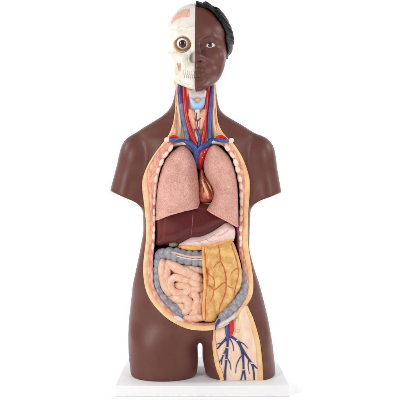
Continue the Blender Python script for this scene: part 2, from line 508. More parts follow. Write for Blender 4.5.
# pairs: outer outline of the cut, inner outline of the cavity
pairs = [(175.8,90,177.4,90),(175.3,105,177.2,105.5),(174.6,115,177.0,117),(172.8,125,176.4,129),(169.3,134.5,174.0,140.5),(165,141,171.4,149.2),(156.5,152,165.5,157),(149,164,161,167),(144.2,176,158.3,177),
 (142.8,187,157,188),(144.8,205,155.5,205),(146.3,222,155.2,222),(146.3,240,154.5,240),(144.5,256,153.2,255),(143.6,270,152.6,269),
 (145.6,287,153.5,284),(150.5,299,158,295),(158,309,164.5,304),(169,319,174,313),(185,327.5,187.5,321),(200,330,201,324),
 (212,329.5,211,323.5),(226,325,222,319),(238,315,233,310),(247,304,240.5,300),(252,294,244,290),(252.8,282,244,279),
 (251.4,268,242.2,266),(248.5,252,238.8,252),(247.3,238,239,238),(247.5,222,239.5,222),(248.3,205,240,205),(249.3,188,239.5,189),
 (248,175,237.5,176),(242,158,233.5,160),(234,145,227.4,150.6),(227,138,223,143.4),(221.6,131,218.2,135),(218.3,123,215.6,125),(217,115,214.8,116),(216.2,105,214.4,105),(215,90,213.4,90)]
pr = catmull(np.array(pairs, float), 5)
dout = np.array([surf_d(a[0], a[1]) for a in pr])
kx = np.arange(-8, 9); g = np.exp(-kx**2/18.); g /= g.sum()
dsm = np.convolve(np.pad(dout, 8, mode='edge'), g, 'valid')
dout_raw = dout.copy(); dout = dsm
outer3 = np.array([P(a[0], a[1], d) for a, d in zip(pr, dout)])
din = np.where(pr[:, 1] < 135, dout+.5, np.clip(dout*.75+4.0, 8, 26))
kk_ = np.exp(-np.arange(-6, 7)**2/12.); kk_ /= kk_.sum(); din = np.convolve(np.pad(din, 6, mode='edge'), kk_, 'valid')
inner3 = np.array([P(a[2], a[3], d) for a, d in zip(pr, din)])

neck_up_R = [(213.6, 78)]
neck_up_L = [(177, 78)]
nR = [P(a, b, 4)[[0, 2]] for a, b in neck_up_R]; nL = [P(a, b, 4)[[0, 2]] for a, b in neck_up_L]
cav = np.concatenate([outer3[:, [0, 2]], np.array(nR), np.array(nL)])
# the outline in the picture at the cut's own depth
thL = [(212.2,326),(212.3,338),(212.8,350),(214.6,362),(217,371),(219.6,377.6),(220.4,386)]
thR = [(263.6,386),(263.3,374),(262.3,360),(260,342),(254.5,322),(250,311),(245.5,304)]
thd = 22.0
thpoly = np.array([P(a, b, thd)[[0, 2]] for a, b in catmull(thL, 4)] + [P(a, b, thd)[[0, 2]] for a, b in catmull(thR, 4)])
HB = 1.0
def cut_body(X, D, Z):
    f = body_field(X, D, Z)
    x = X.ravel(); z = Z.ravel()
    s1 = poly_sd(x, z, cav)[:, None, :]; s2 = poly_sd(x, z, thpoly)[:, None, :]
    up = np.clip((Z-50)/14., 0, 1)                    # the neck is cut less deep than the trunk
    shell = np.maximum(-f-1.8, D-(5-4*up))            # the side walls stay whole
    f = smax(f, np.minimum(np.minimum(s1, D+20-19*up), shell), .5)
    return smax(f, np.minimum(s2, D-14), .5)
bodyV, bodyF = field_mesh(cut_body, (-96, -52, ZB-3), (88, 42, 141), HB)
torso = add_mesh('torso_shell', bodyV, bodyF, [M['skin'], M['cavity'], M['thighfat']], model, sharp=40)
fc = bodyV[bodyF].mean(1)
def inside(poly, ins):
    gx = np.arange(-90, 90, .5); gz = np.arange(ZB-5, 135, .5)
    sd = poly_sd(gx, gz, poly)
    i = np.clip(((fc[:, 0]-gx[0])/.5).round().astype(int), 0, len(gx)-1); j = np.clip(((fc[:, 2]-gz[0])/.5).round().astype(int), 0, len(gz)-1)
    return sd[i, j] > ins
mi = np.zeros(len(bodyF), np.int32)
orig = body_field(fc[:, 0], fc[:, 1], fc[:, 2])
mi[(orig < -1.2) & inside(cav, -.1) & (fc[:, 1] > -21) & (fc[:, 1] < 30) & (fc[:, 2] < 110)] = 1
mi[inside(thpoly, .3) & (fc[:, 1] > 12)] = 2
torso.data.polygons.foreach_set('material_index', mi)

# ------------------------------------------------------------------ the cut rim
def strip(name, t0, t1, m, lift0, lift1, nseg=5, wave=0.0, skirt=8, t0f=None, t1f=None, i0=0, i1=None):
    """band between outer and inner outline, a solid with rounded front"""
    N = len(outer3); i1 = N if i1 is None else i1
    V = []; rows = i1-i0
    ncol = nseg+1
    for i in range(i0, i1):
        a = t0 if t0f is None else t0f(i/(N-1)); b = t1 if t1f is None else t1f(i/(N-1))
        ring = []
        for j in range(ncol):
            u = j/nseg; t = a+(b-a)*u
            p = outer3[i]*(1-t)+inner3[i]*t
            bul = math.sin(math.pi*u)
            ring.append(p+np.array([0, lift0+(lift1-lift0)*u+bul*.9+wave*math.sin(i*1.7+j*2.1)*bul, 0]))
        first = ring[0]-np.array([0, skirt, 0]); last = ring[-1]-np.array([0, skirt, 0])
        V += [first]+ring+[last]
    c = ncol+2; F = []
    for i in range(rows-1):
        for j in range(c-1):
            F.append((i*c+j, i*c+j+1, (i+1)*c+j+1, (i+1)*c+j))
        F.append((i*c+c-1, i*c, (i+1)*c, (i+1)*c+c-1))
    F.append(tuple(range(c-1, -1, -1))); F.append(tuple((rows-1)*c+j for j in range(c)))
    bm_ok = np.array([f for f in F if len(f) == 4])
    V = np.array(V)
    o = add_mesh(name, V, F, m, torso, sharp=50)
    if signed_vol(W(V), bm_ok) < 0:
        o.data.flip_normals()
    return o

# fat is thin over the chest, thick at the waist and belly
def fat_t(s):
    y = np.interp(s, np.linspace(0, 1, len(pr)), pr[:, 1])
    right = s > .5
    base = np.interp(y, [100, 130, 150, 170, 185, 200, 240, 280, 300, 330], [.6, .4, .14, .15, .30, .42, .42, .42, .5, .78])
    if right: base = np.interp(y, [100, 130, 150, 170, 185, 200, 240, 280, 300, 330], [.6, .45, .34, .36, .42, .48, .5, .48, .52, .76])
    return float(base)
strip('fat_layer', 0, .4, M['fat'], .9, .9, t0f=lambda s: -.05, t1f=fat_t, wave=.12)
strip('muscle_layer', .4, 1.0, M['muscle'], .7, .1, t0f=fat_t, t1f=lambda s: 1.0, wave=.3, skirt=10)

# wall of the cavity from the inner outline to the back
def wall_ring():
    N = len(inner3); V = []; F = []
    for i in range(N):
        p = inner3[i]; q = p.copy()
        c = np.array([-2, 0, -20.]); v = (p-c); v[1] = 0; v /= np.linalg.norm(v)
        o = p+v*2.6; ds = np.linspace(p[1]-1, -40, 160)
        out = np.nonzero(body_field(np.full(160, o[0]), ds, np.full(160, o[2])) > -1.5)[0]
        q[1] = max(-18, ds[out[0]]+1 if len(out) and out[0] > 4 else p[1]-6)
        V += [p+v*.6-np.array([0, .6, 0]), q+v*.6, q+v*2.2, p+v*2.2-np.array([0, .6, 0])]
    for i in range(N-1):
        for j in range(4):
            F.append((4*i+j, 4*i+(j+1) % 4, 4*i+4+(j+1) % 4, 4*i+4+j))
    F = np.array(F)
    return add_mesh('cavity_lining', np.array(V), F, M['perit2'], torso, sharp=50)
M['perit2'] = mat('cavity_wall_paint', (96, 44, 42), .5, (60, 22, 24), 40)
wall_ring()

# rib ends along both sides of the chest
ytab = pr[:, 1]
def rim_at(y, side, t):
    """px,py,d on the rim at height y (outer line), side 0 left / 1 right"""
    n = len(pr); half = n//2
    seg = range(0, half) if side == 0 else range(half, n)
    i = min(seg, key=lambda q: abs(pr[q, 3]-y))
    p = outer3[i]*(1-t)+inner3[i]*t
    a = inner3[max(i-1, 0)]-inner3[min(i+1, n-1)]
    return p, math.atan2(a[2], a[0])
def rib_mesh(p, ang, la, wa):
    bm = bmesh.new(); bmesh.ops.create_icosphere(bm, subdivisions=3, radius=1)
    V = np.array([v.co[:] for v in bm.verts]); F = np.array([[v.index for v in f.verts] for f in bm.faces]); bm.free()
    V = np.sign(V)*np.abs(V)**.85
    V[:, 0] *= la; V[:, 2] *= wa; V[:, 1] *= 1.7
    x = V[:, 0]*math.cos(ang)-V[:, 2]*math.sin(ang); z = V[:, 0]*math.sin(ang)+V[:, 2]*math.cos(ang)
    V[:, 0] = x; V[:, 2] = z
    return V+p, F
for side in (0, 1):
    ys = [149, 156, 163.5, 171, 179, 187, 195, 203, 211.5, 220, 228.5, 237, 245]
    for q, y in enumerate(ys):
        p, a = rim_at(y, side, .88 if side == 0 else .84)
        p[1] += 0.5
        la = 3.9 if y < 215 else 3.4
        wa = (1.9 if y < 180 else 1.5) if side == 0 else (2.3 if y < 180 else 1.8)
        V, F = rib_mesh(p, a, la*(.9+.2*random.random()), wa*(.9+.2*random.random()))
        add_mesh('rib', V, F, M['rib'], torso)
# first ribs above the lungs and the two collar bone ends
for pts in ([(169.5,147.5,11),(174,144.3,13),(180,143.2,14),(186,143.6,14)], [(211,142.2,14),(217,141.8,14),(223,143.6,13),(229,149,11)]):
    tube('rib', pts, [1.6, 2.1, 2.2, 1.6], M['rib'], torso, seg=14)
for c in ((167.0, 139.8), (231.0, 140.8)):
    blob('collar_bone_end', (c[0], c[1], surf_d(*c)+.6), (3.1, 2.6, 2.5), M['rib'], torso, rot=.5, wob=.06)
blob('pelvic_bone_edge', (178.6, 318.6, 25), (5.4, 3.0, 2.0), M['membrane'], torso, rot=-.42, wob=.1)
o_, _ = pillow('pelvic_bone_edge', [(216,325),(222,320),(229,317),(235,312.5),(237,315),(232,321),(224,326),(217,328.5)], 27, 24, 5.5, 3, .5, M['membrane'], torso)

# ------------------------------------------------------------------ neck and collar region
neck_pts = [(176.2,76),(175.8,92),(175.5,105),(174.8,117),(173.2,127),(168.5,137),(172,146),(180,149),(190,152),(198,156),(207,151),(218,146.5),(226,143.5),(229,139),(221.5,130),(217.5,121),(216.2,112),(215.6,100),(214.6,88),(213.4,76)]
neck, nfront = pillow('neck_section', neck_pts, 6, lambda x, z: 3+0*x+0*z, 6.5, 7, .7, M['neckflesh'], model)
ND = 9.5
def sk(px, py, o=0.0): return (px, py, surf_d(px, py)+o)
# flat side muscles
tube('neck_muscle', [(179.0,84,8.0),(178.2,100,8.2),(178.3,114,8.6),(178.5,126,9.2),(177,137,9.5)], [1.4,1.6,2.6,3.6,3.0], M['neckpale'], neck, flat=.8, seg=16)
tube('neck_muscle', [(213,86,7.5),(213.8,100,7.5),(214.2,114,8.2),(216.6,128,9),(221,138,9)], [1.4,1.5,2.0,3.2,2.4], M['neckpale'], neck, flat=.8, seg=16)
tube('neck_muscle', [(176.6,86,6.5),(176.5,104,6.5),(176,118,7),(173.5,131,7.5)], [.9,1.2,1.5,1.6], M['gland'], neck, flat=.8)
tube('neck_muscle', [(215,86,5.5),(215.3,104,5.5),(217.2,120,6.5),(223.5,134,7.5)], [.9,1.1,1.4,1.6], M['gland'], neck, flat=.8)
# larynx
tube('trachea', [(197.6,106,8.5),(197.6,113,11),(197.4,126,10.6),(197.5,141,8.5)], [3.0,2.6,2.4,2.6], M['trachea'], neck, seg=18,
     mod=lambda s: 1+.05*np.sin(s*2.6), n=14)
pillow('hyoid_membrane', [(189,89),(206,89),(206,98),(203,100),(198,98),(192,100),(189,98)], 12, 8, 5.2, 3, .5, M['membrane'], neck)
pillow('thyroid_cartilage', [(189.4,96.2),(191.8,96.6),(194.6,99.6),(197.6,101.4),(200.6,99.4),(203.4,96.4),(205.4,96.2),(205.2,103),(203,107.5),(200,109.6),(195,109.6),(191.6,107.5),(189.6,103)], 15, 9, 7, 3.2, .45, M['cartilage'], neck)
for pts in ([(188.4,108),(193.2,109.6),(196.2,114),(196.6,122),(196,129.5),(192.8,129.5),(189.6,122),(187.6,114)],
            [(206.4,108),(202,109.6),(199,114),(198.4,122),(199,129.5),(202.6,129.5),(205.4,122),(207,114)]):
    pillow('thyroid_gland', pts, 13, 8, 6.4, 3.4, .45, M['gland'], neck, relief=lambda x, z: .35*vnoise(x, 0*x, z, .5, 3))
tubes('thyroid_vein', [([(196.6,113,13.6),(196.2,118,13.8),(197.3,122,13.8),(196.8,128,13),(197,134,12)], [.5,.5,.55,.5,.5]),
                       ([(197.2,121.5,13.8),(200.4,118.5,13.8),(202.4,119,13.6)], [.5,.4,.3]),
                       ([(196.6,121,13.8),(193.6,118,13.6),(191.4,117.2,13.2)], [.5,.4,.3]),
                       ([(197,128,13),(194.6,130.5,12.4),(193.6,133,12)], [.45,.4,.3])], M['coron'], neck)
# great vessels of the neck
tube('artery', [(184,84,9),(184.3,95,10),(185,106,10.6),(186.2,117,11),(189.2,129,11.4),(193,138.5,11.6),(196,145,11)], [1.9,2.1,2.1,2.1,2.2,2.3,2.2], M['artery'], neck, seg=16)
tube('artery', [(207.8,84,9),(207.2,95,10),(206.4,106,10.6),(205.2,117,11),(204.6,129,11.4),(203.2,138,11.6),(201.6,147,11)], [1.7,1.9,2.1,2.0,2.1,2.0,1.9], M['artery'], neck, seg=16)
tubes('artery', [([(188.4,97,10),(188,106,11.5),(189.4,114,12.2),(190,119,12)], [.6,.7,.7,.5]), ([(187.6,98,10),(189.2,93,11),(190.6,91,11.4)], [.7,.7,.5])], M['artery'], neck)
tubes('artery', [([(205.8,97,10),(206.2,106,11.5),(205.4,114,12.2),(204.6,119,12)], [.6,.7,.7,.5]), ([(206.4,98,10),(204.8,93,11),(203.6,91,11.4)], [.7,.7,.5])], M['artery'], neck)
tube('vein', [(179.8,83,8.5),(179.8,92,9.4),(180.3,100,9.8),(181.2,106,10)], [2.2,2.5,2.3,2.2], M['veinpurple'], neck, seg=16)
tube('vein', [(180.9,104,10),(182.2,113,10.4),(184,122,10.8),(185.6,131,11),(187.2,140,11)], [2.2,2.1,2.2,2.4,2.6], M['veindull'], neck, seg=16)
tube('vein', [(212,83,8.5),(211.6,94,9.4),(210.8,104,9.8),(209.9,112,10.2)], [1.8,2.1,2.1,2.0], M['veinpurple'], neck, seg=16)
tube('vein', [(210.1,110,10.2),(209.5,118,10.6),(209.7,128,10.8),(210,138,11)], [2.0,2.0,2.2,2.6], M['vein'], neck, seg=16)
tube('vein', [(198.6,127,11.8),(198.2,133,12.4),(199.4,139,12.6),(199,146,12)], [.9,1.2,1.4,1.4], M['vein'], neck)
tube('vein', [sk(169.4,139.6,.8),sk(175,140.2,.6),(181,140.8,14.2),(187.5,142.4,14.4),(192.5,146,14.6),(196.2,151,13.6),(196.4,158,11),(196.6,166,6)], [1.6,1.7,2.0,2.6,3.2,3.2,3.0,2.6], M['vein'], model, seg=18)
tube('vein', [sk(228.4,141,.8),sk(221.6,140.6,.6),(215,139.8,14),(209.5,142.4,13.8),(203.5,146.4,14.4),(197.6,150.4,13.8)], [1.4,1.6,2.0,2.5,2.8,2.6], M['vein'], model, seg=18)
tubes('artery', [([sk(170.2,137.6,1),sk(173.4,136.4,1),sk(178,137.2,.8)], [1.0,1.4,.8])], M['artery'], model, seg=12)
tubes('artery', [([sk(216.5,137,.8),sk(221,136.4,1),sk(226,138.4,1)], [.8,1.5,1.0])], M['artery'], model, seg=12)
tube('aortic_arch', [(209.6,147.4,10),(205.6,150.2,11.6),(202.2,154.5,11.8),(200.4,160,10),(199.8,167,6)], [2.6,3.6,3.9,3.5,2.6], M['artery'], model, seg=20)
for c, r in (((204.6,152.2,15.2),.6), ((202.4,157.6,14.8),.55), ((206.6,149.6,14.4),.5)):
    blob('fat_spot', c, (r*1.5, .6, r), M['fatty'], model, rot=.6, seg=12, ring=8)

# ------------------------------------------------------------------ lungs
def cut_below(pts, dref, k=1.0):
    """keeps what lies above a measured line of points (left to right)"""
    q = np.array([P(a, b, dref)[[0, 2]] for a, b in pts])
    def ex(F, X, D, Z):
        zc = np.interp(X, q[:, 0], q[:, 1])
        return smax(F, zc-Z, k)
    return ex
lungL = [(182,144.9),(175.6,147.6),(169.3,152.8),(164.2,159.7),(160.4,170),(157.4,183.5),(155.7,198),(155,215),(155,236),(170,234),(188,231),(201.2,226),(200.2,208),(199.2,195),(198.6,182),(197.2,170),(195,160),(192,153.3),(187.6,147.4)]
LD = 22
l1, f1 = pillow('lung', lungL, LD, lambda x, z: 9.0+0*x+0*z, 20, 13, .75, M['lung'], model, relief=lambda x, z: 3.2*np.exp(-((x+22)/14)**2-((z-14)/24)**2)+.5*vnoise(x, 0*x, z, .12, 1)+.22*vnoise(x, 0*x, z, .45, 2),
                extra=cut_below([(150,223.5),(155.7,221),(163,217.8),(170,215),(185,210.8),(199,207.8),(205,206.5)], 24, 1.2), back=20)
lungR = [(213.6,143.8),(208.4,148.5),(204.7,158),(203.7,168),(206.2,176.5),(211.2,185),(213.8,191.5),(212.8,199.5),(209.2,205.5),(204.5,210.5),(209,222),(224,232),(238,236),(239.2,223),(239,205),(238.7,195),(237.5,180),(235,168),(231,158),(226,151.6),(220,146)]
l2, f2 = pillow('lung', lungR, LD, lambda x, z: 9.0+0*x+0*z, 20, 12, .75, M['lung'], model, relief=lambda x, z: 3.2*np.exp(-((x-21)/13)**2-((z-12)/24)**2)+.5*vnoise(x, 0*x, z, .12, 5)+.22*vnoise(x, 0*x, z, .45, 6),
                extra=cut_below([(202,206.8),(206,209.6),(211,212.6),(217,216),(226,220.6),(235,226),(240,229)], 24, 1.2), back=20)
def lip(pts, fr, parent):
    q = [(a, b, fr(a, b)-0.3) for a, b in pts]
    return tube('lung_edge', q, [.8]+[1.0]*3+[.8], M['lunglip'], parent, flat=.8)
lip([(157.4,219.6),(163,217.2),(170,214.4),(178,212.2),(185,210.2),(192,208.8),(197.4,207.6)], f1, l1)
lip([(207.4,209.6),(211,212),(217,215.4),(226,220),(232,223.5),(236.4,226.2)], f2, l2)

# heart
heart, hf = pillow('heart', [(200.2,169),(203.4,170),(204.6,175),(208.2,179.8),(212.6,185.6),(214.6,192.5),(213.8,198.5),(210.4,202.2),(205,203.4),(200,202.4),(198,196),(198.4,184)], 12, 4, 12.5, 8.5, .5, M['heart'], model,
                   relief=lambda x, z: .4*vnoise(x, 0*x, z, .35, 4))
tubes('coronary_vessel', [([(a, b, hf(a, b)+.15) for a, b in ((203.4,178),(206.4,184),(209.6,190.5),(211.6,197))], [.5,.65,.6,.4]),
                          ([(a, b, hf(a, b)+.15) for a, b in ((204.4,181.5),(203.2,187),(203.8,192.5))], [.55,.5,.35])], M['coron'], heart)
tubes('heart_fat', [([(a, b, hf(a, b)) for a, b in ((202,180),(204.6,187),(207.2,193),(208.2,198.5))], [.7,1.2,1.4,.6]),
                    ([(a, b, hf(a, b)) for a, b in ((206.6,182),(209.8,187.6),(212,193))], [.5,1.0,.5])], M['fatty'], heart, flat=.6)
tube('heart_support_bar', [(197.6,203.8,8),(203,203.9,9),(210.6,203.8,8)], .75, M['nasal'], model)

# ------------------------------------------------------------------ liver, stomach, spleen
liver, lf = pillow('liver', [(155.9,207),(172,203),(190,202),(206,204),(222,212),(231,219),(227,223.3),(219.6,227.8),(210.4,233.4),(200,237.6),(191.5,238.4),(184,242),(177.5,245.4),(168,246),(155.8,246),(155.4,235),(155.4,220)],
                   16, lambda x, z: 7+.02*x+0*z, 15, 11, .8, M['liver'], model, relief=lambda x, z: 1.2*np.exp(-((x+27)/11)**2-((z+17)/10)**2)+.25*vnoise(x, 0*x, z, .09, 9))
tube('liver_ligament', [(a, b, lf(a, b)-.15) for a, b in ((193.2,211.5),(192.8,218),(192.2,225),(191.6,231.5),(191.4,235))], [.35,.45,.45,.4,.3], M['spleen'], liver)
blob('gallbladder', (173.2, 244.4, 15), (4.4, 4, 2.6), M['gall'], model, rot=.1)
stom, sf = pillow('stomach', [(177.4,245.4),(184,241),(191.5,237.4),(200,236.6),(210.4,232.4),(219,226.8),(225.5,222.4),(231.5,224.6),(235.2,229),(235.6,236),(233,241.5),(224,243.6),(210,247.6),(196,249.4),(184,248.6)],
                  17, 10, 10.5, 7.5, .6, M['stomach'], model, relief=lambda x, z: .35*vnoise(x, 0*x, z, .25, 11))
for pts in ([(190,242.6),(198,241.4),(206,239.4),(213,235.6),(219,231.4)], [(206,239.4),(210,241.4),(216,240.4)], [(213,235.6),(218,236),(224,233.6),(229,229.6)], [(198,241.4),(202,243.6),(207,244)]):
    q = catmull(np.array(pts, float), 5)
    tube('stomach_vessel', [(a, b, sf(a, b)+.02) for a, b in q], [.15]+[.26]*3+[.12], M['redvessel'], stom, n=2, seg=8)
# yellow fold along the lower edge
gb = [(177.2,246),(184,247.0),(194,248),(204,247.2),(214,245),(224,242.4),(232.6,239.8)]
tube('gastric_border', [(a, b, sf(a, b-1.0)+.6) for a, b in gb], [1.0,2.3,2.6,2.4,2.2,2.0,1.4], M['gastric'], stom, flat=.75, seg=16)
pillow('spleen', [(235.4,224),(239,222),(240.2,232),(240.4,246),(238.6,252),(236.4,246),(236.4,234)], 10, 6, 8, 3, .6, M['spleen'], model)

# ------------------------------------------------------------------ intestines
def haustra(period, amp, ph=0.0):
    return lambda s: 1-amp+amp*np.abs(np.sin(np.pi*(s/period)+ph))**.55*1.35
colon = bpy.data.objects.new('x', None); bpy.data.objects.remove(colon)
tc1 = [(160,254.2,10.5),(164,253.4,12.8),(170,253.4,14.4),(177,255,15.2),(185,257,15.4),(194,258.2,15.2),(203,258.6,14.4),(212,258,12)]
colon = tube('large_intestine', tc1, [4.6,5.2,5.9,7.0,7.6,7.7,7.6,7.4], M['colon'], model, n=14, seg=30, mod=haustra(6.6, .2))
tube('colon_segment', [(160.2,252,9.6),(158.4,258,10.4),(157.3,266,11.4),(156.8,275,12.4),(157.3,284,13.2),(159.6,292.4,14),(164.6,300.2,15),(170.4,305.8,16),(176.2,310.6,16.8),(179.4,314.4,16.8)], [4.2,4.3,4.1,4.0,4.0,4.2,4.7,5.2,5.7,5.0], M['colon'], colon, n=12, seg=26, mod=haustra(7.2, .2))
tube('colon_segment', [(243.2,270,8),(243.4,279,11),(243.6,288,14),(240.8,296,17.5),(236.2,303.4,20.5),(229.6,310.8,23.2),(222.8,316.8,25.6),(217.2,322,27)], [3.4,3.8,4.2,4.5,4.7,4.7,4.2,1.8], M['colon'], colon, n=12, seg=24, mod=haustra(6.4, .22))
tube('colon_band', [(171.8,252.2,20.6),(178,253.7,22.6),(185,255.8,23.6),(193,257.0,23.6),(202,257.2,23.0)], [.6,.9,1.0,1.0,.8], M['taenia'], colon, flat=.7)
tube('colon_band', [(172.6,254.8,20.6),(179,256.6,22.4),(186,258.4,23.3),(194,259.4,23.3),(202,259.6,22.7)], [.5,.6,.65,.65,.5], M['nerve'], colon, flat=.7)
tube('vein', [(219.2,320.2,28.6),(217.2,322.8,29.6),(215.9,326,30.4),(215.6,329.6,30.4)], [1.4,1.2,.9,.5], M['veindark'], model)

si = [
 ([(162.8,258,9),(161.8,264,13),(161.4,271,14.5),(162.8,280,15.5),(165.2,288,16),(169,293.6,16)], 3.1),
 ([(166.5,262,10),(167.4,269,14),(166.6,276,15),(167.4,283,15.4)], 3.2),
 ([(169.6,262.5,12),(174,266,15.5),(180,269.5,16.5),(187,272,16.8),(194,275.6,16),(199.5,280,13.5)], 4.3),
 ([(184,266,12),(191,268.4,14.5),(198,269.8,14.5),(203,271,12)], 3.0),
 ([(192,282,12),(186.2,280.4,16),(180.4,278.2,17),(174,277.6,17),(170.6,281.6,16.6),(171.2,288.4,16.8),(176,292.6,17.2),(183,293.2,17.4),(188.2,290.4,16.6),(186.8,286.6,15.8),(180,285.6,15.6),(177,285.2,14)], 3.25),
 ([(189,279,13),(192.4,282.4,16),(197,284.4,16.6),(201.4,286,15)], 3.3),
 ([(188,288.6,13.5),(193.4,289.2,17),(199,288.8,17.2),(203,288,15)], 3.0),
 ([(171,297,13),(177,298.6,17.2),(184,298.6,18),(188,302,18),(187.4,309,18),(183.6,312,17)], 4.0),
 ([(190,296,15),(195,295,18),(197.4,300,18),(195,306,18),(195.6,311,17.6),(192,313.6,17)], 3.6),
 ([(201.6,292,15),(201.2,299,18),(199.4,306,18.4),(199.8,313,17.6)], 2.4),
 ([(183,318.6,16),(190,318.6,19),(197,317.8,19.4),(204,317.4,18)], 3.5),
 ([(176,303,14),(180.4,305,16.4),(183.6,309,16.4)], 3.2),
]
small = bpy.data.objects.new('y', None); bpy.data.objects.remove(small)
sv = []
small, _ = pillow('small_intestine', [(160,256),(175,262),(204,266),(206,300),(206,321),(190,322),(176,310),(164,298),(158,282)], 10, 5, 8, 5, .8, M['intback'], model)
for i, (pts, r) in enumerate(si):
    n = len(pts); r = r*1.16; rr = [r*.8]+[r]*(n-2)+[r*.85]
    tube('bowel_loop', pts, rr, M['intest'], small, n=9, seg=24, mod=lambda s, q=i: 1+.045*np.sin(s*.55+q*1.3)+.03*np.sin(s*1.27+q))

# omentum: a fatty apron with lobes
def om_rel(x, z):
    r = 1.0*vnoise(x, 0*x, z, .075, 21)+.65*vnoise(x, 0*x, z, .16, 22)+.3*vnoise(x, 0*x, z, .4, 23)
    r = r-.9*np.exp(-((x-16-3*np.sin(z*.09))/2.2)**2)-.8*np.exp(-((x-34-2*np.sin(z*.11+1))/2.2)**2)
    r = r-1.0*np.exp(-((x-8-2.2*np.sin(z*.13))/1.6)**2)
    return r
om_pts = [(203.5,246),(202.6,254),(203.2,264),(204,276),(204.6,288),(203.8,298),(203,308),(203.4,320.6),(208,322.6),(215,321.4),(222,316),(228,309.4),(233.4,302),(237.6,294.8),(241.4,287),(242.6,276),(241.2,265),(238.2,254),(234,243),(230,240.5),(222,243.5),(212,246)]
om, of = pillow('omentum', om_pts, 24, lambda x, z: 15-.04*z-.035*np.clip(x-5, 0, 60)-.0016*np.clip(x-10, 0, 60)**2, 8.0, 6.0, .6, M['oment'], model, relief=lambda x, z: 2.2*om_rel(x, z), back=5)
tube('omentum_edge', [(a, b, of(a+2.2, b)-.6) for a, b in ((203.2,247.4),(203.4,256),(203.9,266),(204.8,277),(205.2,288),(204.2,299),(203.8,309),(204.2,319))], [1.2,1.5,1.7,1.5,1.7,1.5,1.7,1.2], M['gastric'], om, seg=14, mod=lambda s: 1+.1*np.sin(s*.6))
def onom(pts, lift=.22):
    q = catmull(np.array(pts, float), 6); d = np.array([of(a, b) for a, b in q])
    d = np.convolve(np.pad(d, 2, mode='edge'), [.1, .2, .4, .2, .1], 'valid')
    return [(a, b, e+lift) for (a, b), e in zip(q, d)]
om_v = [([(204.4,249),(205.2,258),(205.6,266),(207.2,274),(207.4,284),(205.8,292),(205.4,302),(205.2,312),(205.6,320)], [.55,.7,.7,.7,.65,.7,.7,.6,.4]),
 ([(218.6,246),(219.8,254),(220.6,261),(223.4,267),(225.6,275),(226,284),(225.2,293),(222.6,300),(219.8,307),(219,314)], [.5,.65,.65,.7,.7,.7,.65,.6,.5,.3]),
 ([(231.4,243.6),(233.2,250),(236,258),(237.8,266),(238.6,274),(236.8,282),(235.2,289),(234,296)], [.5,.6,.65,.65,.6,.55,.45,.3]),
 ([(206.6,284.6),(210.4,286.6),(213.6,289.4),(217.6,287.6),(221.6,284),(225.6,281.6)], [.45,.55,.55,.5,.45,.4]),
 ([(207.2,273),(211.4,276),(214.2,281),(214,288.6)], [.4,.45,.4,.35]),
 ([(213.6,289.4),(212.8,296),(209.8,302.6)], [.4,.35,.25]),
 ([(226,284.6),(230,287.4),(233.6,288.2)], [.4,.35,.3]),
 ([(220.6,261),(216.4,264),(213.2,268)], [.4,.35,.25]),
 ([(238,268),(233,271),(230,276)], [.4,.35,.2])]
for pts, rr in om_v:
    tube('omentum_vessel', onom(pts), [v*.9 for v in rr], M['omvess'], om, n=2, seg=10, flat=.75)

# ------------------------------------------------------------------ thigh section
L_ = catmull(thL, 6); R_ = catmull(thR[::-1], 6)
def th_bound(py):
    return np.interp(py, L_[:, 1], L_[:, 0]), np.interp(py, R_[:, 1], R_[:, 0])
def th_d(u): return 21.5+2.6*math.sin(math.pi*u)
def thigh_panel():
    ys = np.linspace(303.6, 380.4, 60); nu = 26; V = []; F = []
    for y in ys:
        a = np.interp(y, L_[:, 1], L_[:, 0]) if y > 329 else np.interp(y, [303, 315, 325, 329], [246, 234, 222, 212.2])
        b = np.interp(y, R_[:, 1], R_[:, 0]) if y > 304 else 247
        for j in range(nu+1):
            u = j/nu
            d = th_d(u)
            if j in (0, nu): d -= 1.2
            V.append(P(a+(b-a)*u, y, d))
    n1 = nu+1; m = len(ys)
    for i in range(m-1):
        for j in range(nu):
            F.append((i*n1+j, i*n1+j+1, (i+1)*n1+j+1, (i+1)*n1+j))
    V = np.array(V); B = V.copy(); B[:, 1] = 10; nb = len(V)
    F2 = [tuple(nb+q for q in reversed(f)) for f in F]
    edge = [i*n1 for i in range(m)]; edger = [i*n1+nu for i in range(m)]
    for e, fl in ((edge, 0), (edger, 1), (list(range(n1)), 1), (list(range((m-1)*n1, m*n1)), 0)):
        for q in range(len(e)-1):
            f = (e[q], e[q+1], nb+e[q+1], nb+e[q]); F2.append(f if fl else tuple(reversed(f)))
    FA = np.array(F+F2)
    V = np.concatenate([V, B])
    o = add_mesh('thigh_section', V, FA, M['thigh'], model, sharp=50)
    return o
thigh = thigh_panel()
def fat_band(pts, w, nm):
    p = catmull(pts, 6)
    T = np.gradient(p, axis=0); T /= np.linalg.norm(T, axis=1)[:, None]
    V = []; F = []
    for i, (q, t) in enumerate(zip(p, T)):
        nn = np.array([-t[1], t[0]])*w[i*len(w)//len(p)]
        inn = q+nn
        for (x, y, d) in ((q[0], q[1], 14), (q[0], q[1], 22.6), (q[0]*.5+inn[0]*.5, q[1]*.5+inn[1]*.5, 24.0), (inn[0], inn[1], 23.7), (inn[0], inn[1], 14)):
            V.append(P(x, min(y, 380.6), d))
    c = 5
    for i in range(len(p)-1):
        for j in range(c):
            F.append((i*c+j, i*c+(j+1) % c, (i+1)*c+(j+1) % c, (i+1)*c+j))
    return add_mesh(nm, np.array(V), np.array(F), M['thighfat'], thigh, sharp=45)
fat_band([(212.0,328),(212.1,338),(212.7,350),(214.5,362),(216.8,371),(219.0,377.0),(220,381)], [-2.6, -3.4, -4.2, -4.6, -4.2], 'fat_layer')
